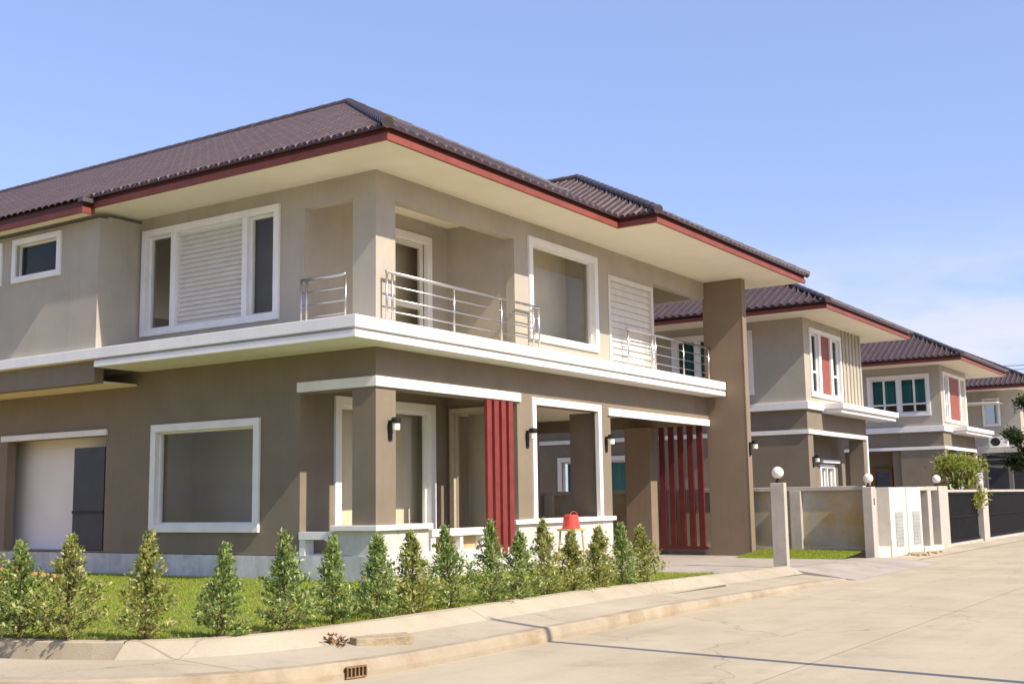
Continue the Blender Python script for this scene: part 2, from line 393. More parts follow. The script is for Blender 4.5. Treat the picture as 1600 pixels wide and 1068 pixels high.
def walk_profile(i):
    y = P[i].y; g = gz(y)
    f = .25 * min(1, max(0, (y - 5.4) / 2.0))                # the walk dips to the driveway
    return [(.40, g - .105 - .09 * f), (.75, g - .13 - .09 * f), (1.08, g - .152 - .10 * f)]
strip(walk_profile, 'pavement', 'walk')
def kerb_profile(i):
    y = P[i].y; g = gz(y); f = .25 * min(1, max(0, (y - 5.4) / 2.0))
    return [(1.08, g - .152 - .10 * f), (1.19, g - .157 - .10 * f + jitter(i, .002)), (1.215, g - .175 - .10 * f), (1.24 , min(-.25, g - .2)), (1.245, -.32)]
strip(kerb_profile, 'kerb', 'kerb')
kind(MB().box(4.40, 4.425, .95, 3.3, -.2, -.134).build('painted_shadow_line', 'darksoil'), 'structure')  # dark strip in soil colour, painting a shadow line on the pavement
def edge_sloped(i):
    g = gz(P[i].y); return [(-.04, g - .12), (-.04, g + .018), (.02, g + .026), (.13, g + .02 + jitter(i, .003)), (.20, g - .01), (.42, g - .11)]
def edge_step(i):
    g = gz(P[i].y); return [(-.04, g - .12), (-.04, g + .018), (.02, g + .026), (.16, g + .026), (.175, g + .016), (.185, g - .14), (.42, g - .14)]
strip(edge_step, 'lawn_kerb', 'walk', 0, isplit + 1)
strip(edge_sloped, 'kerb_ramp', 'walk', isplit, len(P))
# end face of the step where it becomes a slope
# lawn
lawn = MB()
pts = [(p.x, p.y, 0) for p in P if p.y <= 0]; 
lawn.poly(pts + [(3.86, 0, 0), (-24, 0.1, 0)][1:] )
kind(lawn.build('lawn', 'lawn'), 'structure')
kind(MB().poly([(-.01, 0, 0.002), (3.86, 0, 0.002), (3.85, 4.62, gz(4.62)), (-.01, 4.62, gz(4.62))]).build('lawn', 'lawn'), 'structure')
def driveway():
    mb = MB()
    ys = [4.6, 7.3, 9, 11, 12.5]
    for a, b in zip(ys[:-1], ys[1:]):
        mb.poly([(-5, a, gz(a) - .012), (3.88, a, gz(a) - .012), (3.88, b, gz(b) - .012), (-5, b, gz(b) - .012)])
    mb.poly([(-5, 12.5, gz(12.5) - .012), (1.1, 12.5, gz(12.5) - .012), (1.1, 13.3, gz(13) - .012), (-5, 13.3, gz(13) - .012)])
    # apron down to the road, with a rounded side
    fan = []
    for i in range(9):
        a = math.pi / 2 * i / 8
        fan.append((3.88 + 1.5 * (1 - math.cos(a)), 7.36 + .9 * math.sin(a) * 0 + (0 if i < 8 else 0), 0))
    mb.poly([(3.88, 7.3, gz(7.3) - .016), (5.25, 7.33, -.297), (5.25, 13.6, -.297), (3.88, 13.3, gz(13) - .016)])
    mb.poly([(3.88, 7.3, gz(7.3) - .016), (5.25, 7.33, -.297), (5.25, 7.33, -.33), (3.88, 7.3, -.33)])
    mb.poly([(3.88, 7.3, gz(7.3) - .016), (3.88, 13.3, gz(13) - .016), (3.88, 13.3, -.3), (3.88, 7.3, -.3)])
    return kind(mb.build('driveway', 'drive'), 'structure')
driveway()
# rounded nose of the pavement beside the driveway
nose = MB(); c = Vector((3.84, 7.35)); prev = None
for i in range(9):
    a = math.pi / 2 * i / 8
    ring = [(c.x + r * math.cos(a), c.y + min(r, .42 + .3 * (r / 1.24)) * math.sin(a), z) for r, z in ((.0, gz(7.3) + .0), (.42, gz(7.3) - .125), (1.17, gz(7.3) - .18), (1.22, -.285), (1.245, -.32))]
    if prev:
        for j in range(4): nose.poly([prev[j], prev[j + 1], ring[j + 1], ring[j]])
    prev = ring
kind(nose.build('pavement', 'walk', smooth=True, merge=True), 'structure')
kind(MB().poly([(1.06, 11.6, -.157), (3.6, 11.6, -.157), (3.6, 13.36, -.03), (1.06, 13.36, -.03)]).build('lawn', 'lawn'), 'structure')
kind(MB().poly([(-30, 13.4, -.17), (3.7, 13.4, -.17), (3.7, 60, -.17), (-30, 60, -.17)]).build('yard_ground', 'drive'), 'structure')
kind(MB().poly([(3.6, 13.3, -.2), (4.5, 13.5, -.29), (4.6, 60, -.29), (3.6, 60, -.2)]).build('verge', 'walk'), 'structure')
# dark planting strip under the shrubs
strip(lambda i: [(-.30, gz(P[i].y) + .006 + .004), (-.03, gz(P[i].y) + .012)], 'planting_soil', 'darksoil', 0, next(i for i, p in enumerate(P) if p.y > 2.6))
# mound of orange soil by the side door
mb = MB(); n = 26
rows = []
for i in range(n + 1):
    for j in range(9):
        x = -13.5 + 7.2 * i / n; y = -3.1 + 2.4 * j / 8
        z = .015 + .26 * math.sin(math.pi * j / 8) * max(0, math.sin(math.pi * i / n)) ** .5 * (.7 + .5 * random.random())
        mb.v.append((x, y, z))
for i in range(n):
    for j in range(8): mb.f.append((i * 9 + j, i * 9 + j + 1, (i + 1) * 9 + j + 1, (i + 1) * 9 + j))
kind(mb.build('bare_soil', 'soil', smooth=True), 'structure')

# grass blades on the lawns
def grass():
    mb = MB()
    poly = [(p.x, p.y) for p in P if p.y <= 0] + [(-24, 0.0)]
    def inside(x, y):
        c = False; j = len(poly) - 1
        for i in range(len(poly)):
            if (poly[i][1] > y) != (poly[j][1] > y) and x < (poly[j][0] - poly[i][0]) * (y - poly[i][1]) / (poly[j][1] - poly[i][1]) + poly[i][0]: c = not c
            j = i
        return c
    n = 0
    def blade(x, y, z, h):
        a = random.random() * 6.283; w = .004 + random.random() * .004
        lx = random.gauss(0, .5) * h; ly = random.gauss(0, .5) * h
        dx = math.cos(a) * w; dy = math.sin(a) * w
        b = len(mb.v)
        mb.v += [(x - dx, y - dy, z), (x + dx, y + dy, z), (x + lx, y + ly, z + h)]; mb.f.append((b, b + 1, b + 2))
    while n < 120000:
        if random.random() < .14: x = random.uniform(.02, 3.84); y = random.uniform(0, 4.6)
        elif random.random() < .12: x = random.uniform(1.07, 3.59); y = random.uniform(11.6, 13.3)
        else: x = random.uniform(-8, 3.9); y = random.uniform(-7.8, -.03)
        n += 1
        if y <= 0 and not inside(x, y): continue
        if y <= 0 and x < -5.8 and -3.1 < y < -.7: continue
        blade(x, y, (gz(y) if y < 11 else -.157 + (y - 11.6) * .072) + .002, random.uniform(.015, .045))
    # taller tufts along the kerb and plinth
    for _ in range(9000):
        i = random.randrange(0, len(P) - 1); q = off(i, random.uniform(-.2, -.03))
        if q.y > 4.5 or q.x < -8: continue
        blade(q.x, q.y, gz(q.y), random.uniform(.03, .08))
    return kind(mb.build('grass', 'blade'), 'stuff')
grass()

# ------------------------------------------------------------------ roof builder
def hip_roof(root, x0, x1, y0, y1, z, slope, T=None, front_only=False, pitch=.25, course=.42, far=False):
    """hip roof over x0..x1 (right end hipped), ridge along X. Eave line at height z."""
    half = (y1 - y0) / 2
    mb = MB(); lit_faces = set()                       # rib faces given the lighter tile colour as painted highlight stripes
    def plane(fn, u0, u1, tmax):
        nc = max(2, int(tmax / course)); ct = tmax / nc
        nper = 5 if far else 16
        for c in range(nc):
            ta, tb = c * ct, (c + 1) * ct
            lo0, hi0 = fn('range', ta); lo1, hi1 = fn('range', tb)
            if hi0 - lo0 < .02: continue
            k0 = math.floor(lo0 / pitch); k1 = math.ceil(hi0 / pitch)
            for k in range(k0, k1):
                base = len(mb.v); ok = False
                top = []; bot = []
                for i in range(nper + 1):
                    u = (k + i / nper) * pitch
                    f = i / nper
                    h = .075 * max(0, math.sin(math.pi * min(1, f / .66))) ** .85 if far else (.055 if f < .5 else .057) * max(0, math.sin(math.pi * ((2 * f) % 1.0))) ** .85
                    ua = min(max(u, lo0), hi0); ub = min(max(u, lo1), hi1)
                    if hi1 <= lo1: ub = (lo1 + hi1) / 2
                    bot.append(fn('pt', ta, ua, h + .0115)); top.append(fn('pt', tb, ub, h + .008))
                n = nper + 1
                mb.v += bot + top + [fn('pt', ta, min(max((k + i / nper) * pitch, lo0), hi0), -.01) for i in (0, nper)]
                for i in range(nper):
                    if (math.sin(math.pi * min(1, (i + .5) / nper / .66)) > .80 if far else (i + .5) / nper < .5): lit_faces.add(len(mb.f))
                    mb.f.append((base + i, base + i + 1, base + n + i + 1, base + n + i))
                mb.f.append(tuple([base + 2 * n, base + 2 * n + 1] + [base + i for i in reversed(range(n))]))
    def f_front(w, t, u=0, h=0):
        if w == 'range': return (x0, x1 - t)
        return (u, y0 + t, z + slope * t + h)
    def f_right(w, t, u=0, h=0):
        if w == 'range': return (y0 + t, y1 - t)
        return (x1 - t, u, z + slope * t + h)
    plane(f_front, x0, x1, half)
    plane(f_right, y0, y1, half)
    rf = MB(); rf.v = mb.v; rf.f = mb.f
    zr = z + slope * half
    b = len(rf.v)
    rf.v += [(x0, y1, z), (x1, y1, z), (x1 - half, y0 + half, zr), (x0, y0 + half, zr)]; rf.f.append((b, b + 1, b + 2, b + 3))
    b = len(rf.v)
    rf.v += [(x0, y0, z), (x0, y1, z), (x0, y0 + half, zr)]; rf.f.append((b, b + 1, b + 2))
    me = bpy.data.meshes.new('roof'); me.from_pydata(rf.v, [], rf.f); me.materials.append(MT['tile']); me.materials.append(MT['tile_lit'])
    for i in lit_faces: me.polygons[i].material_index = 1
    o = bpy.data.objects.new('roof', me); COL.objects.link(o); o.parent = root; me.transform(Matrix.Translation(-world_loc(root)))
    # ridge caps
    cp = MB()
    def caps(a, b, r=.085, step=.38):
        a = Vector(a); b = Vector(b); n = max(1, int((b - a).length / step)); d = (b - a) / n
        for i in range(n):
            cp.tube(a + d * i, a + d * (i + 1.12), r * 1.08, r * .9, 10)
    caps((x1 + .02, y0 - .02, z + .05), (x1 - half, y0 + half, zr + .05))
    caps((x1 + .02, y1 + .02, z + .05), (x1 - half, y1 - half, zr + .05))
    caps((x1 - half, y0 + half, zr + .05), (x0, y0 + half, zr + .05))
    k = cp.build('ridge_cap', 'ridge', o)
    return o

def fascia_run(root, pts, z0, z1, outward):
    """pts: polyline of eave (x,y); two stepped boards following it"""
    lo = MB(); hi = MB()
    zc = z0 + (z1 - z0) * .5
    for (a, b, nrm) in pts:
        a = Vector(a); b = Vector(b); nn = Vector(nrm)
        for mb, t, q0, q1 in ((lo, .0, z0 - .004, zc), (hi, -.03, zc, z1)):
            xs = [a.x, b.x]; ys = [a.y, b.y]
            if abs(nn.x) > .5:
                ys = [min(ys) + .05 - t, max(ys) + .055]
                mb.box(a.x + nn.x * (t - .05), a.x + nn.x * t, min(ys) , max(ys), q0, q1)
            else:
                mb.box(min(xs) + (0 if min(xs) < -5 else t), max(xs) + t, a.y + nn.y * (t - .05), a.y + nn.y * t, q0, q1)
    lo.build('fascia', 'fascia', root); hi.build('fascia_board', 'fascia_shade', root)

# ------------------------------------------------------------------ windows, lamps, rails
def window(root, axis, c, a0, a1, z0, z1, fw=.13, proud=.05, depth=.16, mulls=(), bars=(), pane='glass', name='window', sash=.045, fm='white'):
    fw = fw + .007                                # frame sits just proud of the opening's jambs
    fr = MB()
    fr.ab(axis, c, a0, a0 + fw, -depth, proud, z0 + fw, z1 - fw).ab(axis, c, a1 - fw, a1, -depth, proud, z0 + fw, z1 - fw)
    fr.ab(axis, c, a0, a1, -depth, proud, z1 - fw, z1).ab(axis, c, a0, a1, -depth, proud, z0, z0 + fw)
    for mu in mulls: fr.ab(axis, c, mu[0], mu[1], -depth + .02, proud - .02, z0 + fw, z1 - fw)
    f = fr.build(name, fm, root, bevel=.006)
    edges = [a0 + fw] + [x for mu in mulls for x in mu] + [a1 - fw]
    sx = MB(); gl = MB()
    for i in range(0, len(edges), 2):
        e0, e1 = edges[i], edges[i + 1]
        if sash:
            s = sash
            sx.ab(axis, c, e0, e0 + s, -.13, -.06, z0 + fw, z1 - fw).ab(axis, c, e1 - s, e1, -.13, -.06, z0 + fw, z1 - fw)
            sx.ab(axis, c, e0 + s, e1 - s, -.13, -.06, z1 - fw - s, z1 - fw).ab(axis, c, e0 + s, e1 - s, -.13, -.06, z0 + fw, z0 + fw + s)
            for bz in bars: sx.ab(axis, c, e0 + s, e1 - s, -.13, -.06, bz - .035, bz + .035)
        gl.ab(axis, c, e0 + sash * .5, e1 - sash * .5, -.103, -.095, z0 + fw + .01, z1 - fw - .01)
    if sash: sx.build('sash', fm, f)
    if pane: gl.build('pane', pane, f)
    return f

def louvres(root, axis, c, a0, a1, z0, z1, n, name='shutter', material='shutter', d0=-.07):
    mb = MB(); h = (z1 - z0) / n
    for i in range(n):
        q0 = z0 + i * h; q1 = q0 + h
        # tilted slat
        def Pp(a, d, zz): return (a, c - d, zz) if axis == 'y' else (c + d, a, zz)
        b = len(mb.v)
        mb.v += [Pp(a0, d0 + .035, q0), Pp(a1, d0 + .035, q0), Pp(a1, d0, q1 - .004), Pp(a0, d0, q1 - .004),
                 Pp(a0, d0 - .03, q0), Pp(a1, d0 - .03, q0), Pp(a1, d0 - .04, q1 - .004), Pp(a0, d0 - .04, q1 - .004)]
        for q in ((0, 1, 2, 3), (7, 6, 5, 4), (0, 4, 5, 1), (3, 2, 6, 7), (0, 3, 7, 4), (1, 5, 6, 2)): mb.f.append(tuple(b + k for k in q))
    return mb.build(name, material, root)

def wall_lamp(root, axis, c, a, z):
    mb = MB()
    mb.ab(axis, c, a - .035, a + .035, 0, .03, z - .25, z + .07)
    mb.ab(axis, c, a - .03, a + .03, .03, .20, z + .035, z + .07)
    def pt(d, zz): return (a, c - d, zz) if axis == 'y' else (c + d, a, zz)
    x, y, _ = pt(.14, 0)
    mb.lathe([(.075, z + .02), (.08, z + .05), (.08, z + .10), (.04, z + .115)], x, y, 16)
    o = mb.build('wall_lamp', 'black', root)
    MB().lathe([(.045, z - .10), (.062, z - .09), (.062, z + .02), (.05, z + .02)], x, y, 16).build('lamp_shade', 'lampw', o, smooth=False)
    return o

def railing(root, runs, posts, zb, zt, rails, r=.02):
    mb = MB()
    for (p, q) in runs:
        mb.tube((*p, zt), (*q, zt), .026, n=10)
        for rz in rails: mb.tube((*p, rz), (*q, rz), .012, n=8)
    o = mb.build('railing', 'chrome', root, smooth=True)
    for p in posts:
        MB().tube((*p, zb), (*p, zt), r, n=10).lathe([(.05, zb), (.05, zb + .012), (.022, zb + .02)], p[0], p[1], 12).build('railing_post', 'chrome', o, smooth=True)
    return o

# ------------------------------------------------------------------ HOUSE 1 (corner house)
H = 6.635
def corner_house():
    r = thing('house', 'large two-storey beige and brown corner house behind the row of shrubs', 'house', (0, 0, 0))
    # upper walls
    u = MB(); t = .2
    u.wall('y', 0, t, -5.79, 0, 3.90, H, [(-5.60, -2.25, 4.48, 6.30), (-1.58, -.49, 4.07, 6.235)])
    u.wall('x', 0, t, t, 12.8, 3.90, H, [(.5, 4.08, 4.07, 6.21), (4.68, 7.13, 4.43, 6.25), (7.84, 9.86, 4.10, 6.02), (9.95, 12.81, 4.07, 6.20)])
    u.box(-.49, -.2, .2, .5, 4.0, H)                     # corner column core
    u.wall('x', -5.79, t, -.75, 0, 3.9, 6.55)
    u.wall('y', -.95, t, -15, -5.79, 3.86, 6.5, [(-8.28, -6.98, 5.66, 6.32), (-10.3, -8.86, 5.66, 6.32)])
    u.wall('x', -1.6, t, t, 4.1, 3.9, H, [(2.25, 3.45, 4.0, 6.24)])
    u.wall('y', 4.1, t, -3.5, -.2, 3.9, H)
    u.wall('y', 7.5, t, -3.5, -.2, 3.9, H)
    u.wall('x', -2.6, t, 7.7, 12.8, 3.9, H)
    u.wall('y', 12.6, t, -15, -2.6, 3.9, H)
    u.box(-2.6, -.2, 12.6, 12.8, 6.2, H)
    u.build('upper_wall', 'upper', r)
    # lower walls
    l = MB()
    l.wall('y', 0, t, -15, -1.63, .40, 3.72, [(-5.20, -2.68, .90, 2.58), (-9.78, -6.64, .42, 2.58)])
    l.box(-1.63, 0, 0, t, 3.05, 3.72)
    l.wall('x', 0, t, t, 12.8, 3.05, 3.72)
    l.box(-.49, 0, 0, .5, .88, 3.05)                      # corner column
    l.box(-.35, 0, 4.1, 4.59, .88, 3.05)
    l.box(-.75, 0, 7.28, 7.72, .88, 3.05)
    l.wall('x', -1.63, t, t, 4.1, .4, 3.5, [(.96, 3.52, .5, 2.94)])
    l.wall('y', 4.1, t, -3.2, -.35, .4, 3.5, [(-1.5, -.5, .5, 2.98)])
    l.wall('x', -5.0, t, 4.3, 12.8, -.2, 3.5)
    l.box(-5.0, -.2, 12.6, 12.8, 3.02, 3.72)
    l.build('lower_wall', 'lower', r)
    MB().box(-2.12, -1.40, 12.3, 12.8, -.2, 3.02).build('carport_column', 'pier', r, bevel=.01)
    MB().box(-.05, 1.0, 12.8, 13.08, -.2, H).build('pier', 'pier', r, bevel=.008)
    MB().box(.99, 1.012, 12.795, 12.86, -.2, H).build('pier_trim', 'lower', r)
    # interior surfaces
    i = MB()
    i.box(-5.6, -1.82, 1.0, 1.1, 3.95, H)
    i.build('upper_room', 'room', r)
    MB().box(-.95, -.9, 4.3, 7.5, 3.95, H).build('upper_room', 'room', r)
    MB().box(-2.15, -2.1, .25, 4.05, .42, 3.5).build('lower_room', 'room', r)
    MB().box(-1.6, -.4, 4.75, 4.8, .42, 3.3).build('lower_room', 'room', r)
    MB().box(-2.25, -2.2, 1.2, 4.1, 3.95, H).build('upper_room', 'room', r)
    i = MB(); i.wall('y', 1.7, .1, -6.2, -2.5, .42, 3.5, [(-3.95, -3.2, .42, 2.1)])
    i.box(-6.3, -6.2, .2, 4.0, .42, 3.5)
    i.build('lower_room', 'room', r)
    MB().box(-12, -6.32, .5, .6, .42, 3.4).build('side_room', 'roomw', r)
    fl = MB().box(-15, -.005, .2, 12.6, 3.74, 3.93); fl.build('floor_slab', 'soffit', r)
    MB().box(-15, -1.85, .1, 4.2, .3, .42).box(-1.85, -.02, .02, 4.2, .3, .42).build('ground_floor', 'plinth', r)
    MB().box(-4.99, -.2, 4.3, 12.6, 3.33, 3.38).box(-1.62, -.2, .2, 4.1, 3.33, 3.38).build('porch_ceiling', 'soffit', r)
    # plinth
    pl = MB().box(-9.9, -1.66, -.025, .2, -.05, .385).box(-1.66, .025, -.025, .2, -.05, .40).box(-.2, .025, .2, 4.6, -.05, .40)
    pl.build('plinth', 'plinth', r)
    # low walls of the porch
    lw = MB().box(-.49, 0.0, 0, .5, .40, .80).box(-.2, -.005, .5, 1.36, .40, .80).box(-.86, -.49, .005, .2, .42, .80)
    lw.build('low_wall', 'raw', r); lw = MB()
    lw.box(-.35, 0, 4.1, 4.59, -.1, .80).box(-.2, -.006, 4.59, 7.28, -.1, .80).box(-.75, 0, 7.28, 7.72, -.15, .80)
    lw.build('low_wall', 'raw', r)
    si = MB().box(-.90, .07, -.07, .2, .80, .885).box(-.52, .07, .2, 1.40, .80, .885)
    si.build('sill', 'white', r, bevel=.008); si = MB()
    si.box(-.38, .07, 3.92, 7.76, .80, .885)
    si.build('sill', 'white', r, bevel=.008)
    bn = MB().box(-.22, .03, 1.42, 3.05, .66, .78).box(-.2, .0, 1.42, 1.55, .40, .66).box(-.2, 0, 2.25, 2.33, .40, .66).box(-.2, 0, 2.9, 3.0, .40, .66)
    bn.build('porch_bench', 'white', r); bn = MB()
    bn.box(-1.62, -.9, -.03, .2, .66, .78).box(-1.62, -1.5, -.01, .2, .4, .66).box(-1.0, -.88, -.01, .2, .4, .66)
    bn.build('porch_bench', 'white', r)
    MB().box(-.18, -.15, 1.56, 2.24, .41, .65).box(-.18, -.15, 2.34, 2.89, .41, .65).build('bench_panel', 'ochre', r)
    # white beams
    MB().box(-1.68, .045, -.045, .0, 3.08, 3.245).box(0, .045, 0, 4.18, 3.08, 3.245).build('white_beam', 'white', r, bevel=.006)
    MB().box(0, .045, 7.60, 12.78, 3.0, 3.16).build('white_beam', 'white', r, bevel=.006)
    # framed porch opening and the corner glazing
    fr = MB().box(-.06, .04, 4.59, 4.72, .885, 3.06).box(-.06, .04, 7.15, 7.279, .885, 3.06).box(-.06, .04, 4.59, 7.279, 3.06, 3.2)
    fr.build('porch_frame', 'white', r, bevel=.006)
    # windows
    w = window(r, 'y', 0, -5.72, -2.14, 4.37, 6.39, fw=.12, mulls=((-4.92, -4.79), (-3.05, -2.92)), sash=.04, pane='glass')
    louvres(w, 'y', 0, -4.79, -3.05, 4.5, 6.26, 20)
    window(r, 'y', 0, -5.33, -2.55, .77, 2.71, fw=.13, sash=.035)
    for a0, a1 in ((-8.40, -6.88), (-10.42, -8.74)):
        window(r, 'y', -.95, a0, a1, 5.56, 6.42, fw=.11, proud=.04, depth=.18, sash=.03, pane='dglass')
    window(r, 'x', 0, 4.55, 7.26, 4.31, 6.36, fw=.13, sash=.03)
    window(r, 'x', -1.63, .82, 3.66, .44, 3.08, fw=.15, sash=.05)
    window(r, 'y', 4.1, -1.56, -.42, .44, 3.03, fw=.07, sash=.04, fm='cream')
    d = MB().box(-1.66, -1.56, 2.16, 2.30, 3.94, 6.34).box(-1.66, -1.56, 3.40, 3.55, 3.94, 6.34).box(-1.66, -1.56, 2.30, 3.40, 6.20, 6.34)
    d = d.build('balcony_door', 'white', r, bevel=.006)
    MB().box(-1.72, -1.66, 2.32, 2.42, 3.95, 6.2).box(-1.72, -1.66, 3.28, 3.38, 3.95, 6.2).box(-1.72, -1.66, 2.42, 3.28, 4.9, 5.0).box(-1.72, -1.66, 2.42, 3.28, 6.1, 6.2).build('door_leaf', 'shutter', d)
    MB().box(-1.70, -1.69, 2.40, 3.30, 4.0, 6.12).build('pane', 'glass', d)
    s = MB().box(-.08, .02, 7.76, 7.86, 4.07, 6.08).box(-.08, .02, 9.80, 9.90, 4.07, 6.08).box(-.08, .02, 7.86, 9.80, 5.98, 6.08).build('shutter_frame', 'shutter', r)
    louvres(s, 'x', 0, 7.86, 9.80, 4.08, 5.98, 13, d0=-.06)
    MB().box(-.085, -.078, 7.86, 9.80, 4.08, 5.98).build('shutter_back', 'shutter', s)
    # side door on the wing
    MB().box(-9.95, -6.60, -.05, 0.0, 2.585, 2.70).build('lintel', 'white', r, bevel=.005)
    dd = MB().box(-7.70, -6.78, .08, .13, .43, 2.38).build('side_door', 'dark', r)
    MB().box(-7.70, -6.78, .06, .08, 1.12, 1.17).build('door_rail', 'black', dd)
    # slab band
    def Lband(mb, x1, y0, z0, z1, xl):
        mb.box(xl, x1, y0, -.001, z0, z1); mb.box(.001, x1, -.001, 12.76, z0, z1)
    sb = MB(); Lband(sb, .52, -1.09, 3.87, 4.06, -15)
    sb.build('balcony_slab', 'white', r, bevel=.01)
    sb = MB(); Lband(sb, .40, -.97, 3.83, 3.87, -5.62); sb.build('shadow_gap', 'white', r)
    sb = MB(); Lband(sb, .505, -1.075, 3.716, 3.83, -5.66); sb.build('slab_step', 'white', r, bevel=.01)
    MB().box(-15, -5.80, -.95, -.75, 3.46, 3.86).build('wing_beam', 'lower', r)
    MB().box(-15, -5.80, -.75, 0, 3.46, 3.5).build('wing_soffit', 'soffit', r)
    # railings
    zt = 4.94; rz = [4.30, 4.51, 4.72]
    railing(r, [((.13, .10), (.13, 4.75))], [(.13, .12), (.13, .26), (.13, 1.95), (.13, 3.42), (.13, 4.52), (.13, 4.72)], 4.06, zt, rz)
    railing(r, [((-1.52, -.14), (-.52, -.14))], [(-1.50, -.14), (-1.38, -.14), (-.52, -.14)], 4.06, zt, rz)
    railing(r, [((.13, 8.35), (.13, 12.74))], [(.13, 8.40), (.13, 9.55), (.13, 9.72), (.13, 11.2), (.13, 12.65)], 4.06, zt, rz)
    # vertical slats
    for k in range(4):
        y = 3.03 + k * .235
        MB().box(-.01, .055, y, y + .145, .30, 3.06).build('red_slat', 'red', r, bevel=.006)
    for k in range(5):
        x = -1.32 + k * .26
        MB().box(x, x + .155, 12.64, 12.70, .0, 3.02).build('dark_red_slat', 'dred', r, bevel=.006)
    MB().box(-1.38, -.06, 12.63, 12.71, -.02, .06).build('slat_rail', 'dred', r)
    # wall lamps
    for a, cx in ((.34, 0), (4.42, 0), (7.50, 0)): wall_lamp(r, 'x', cx, a, 2.48)
    wall_lamp(r, 'x', 1.012, 12.93, 2.50)
    # soffit, fascia, roof
    so = MB()
    so.box(-15, 1.14, -1.10, 12.0, H, H + .03); so.box(1.14, 2.0, 6.15, 14.4, H + .001, H + .031); so.box(-15, 1.14, 12.0, 14.4, H, H + .03)
    so.box(-15, -5.75, -1.31, -1.10, 6.52, 6.55)
    so.build('soffit', 'soffit', r)
    fascia_run(r, [((-5.74, -1.15), (1.19, -1.15), (0, -1)), ((1.19, -1.15), (1.19, 6.11), (1, 0)), ((1.19, 6.11), (2.05, 6.11), (0, -1)), ((2.05, 6.11), (2.05, 14.5), (1, 0))], H, 6.84, None)
    fascia_run(r, [((-15, -1.36), (-5.74, -1.36), (0, -1)), ((-5.74, -1.36), (-5.74, -1.15), (1, 0))], 6.52, 6.725, None)
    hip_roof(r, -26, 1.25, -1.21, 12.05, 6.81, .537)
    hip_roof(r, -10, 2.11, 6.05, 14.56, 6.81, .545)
    # lower strip of tiles over the wing
    mb = MB()
    for k in range(int((16 - 5.7) / .19)):
        u0 = -5.70 - (k + 1) * .19; base = len(mb.v); n = 7
        for tt, hh in ((-1.42, .03), (-1.2, .012)):
            for i in range(n):
                mb.v.append((u0 + i / 6 * .19, tt, 6.815 + .537 * (tt + 1.21) + .045 * max(0, math.sin(math.pi * i / 6)) ** .8 + hh))
        for i in range(6): mb.f.append((base + i, base + i + 1, base + n + i + 1, base + n + i))
    mb.build('eave_tile', 'tile', r)
    MB().box(-5.80, -5.66, -1.42, -1.16, 6.70, 6.78).build('verge_cap', 'ridge', r)
    return r
corner_house()

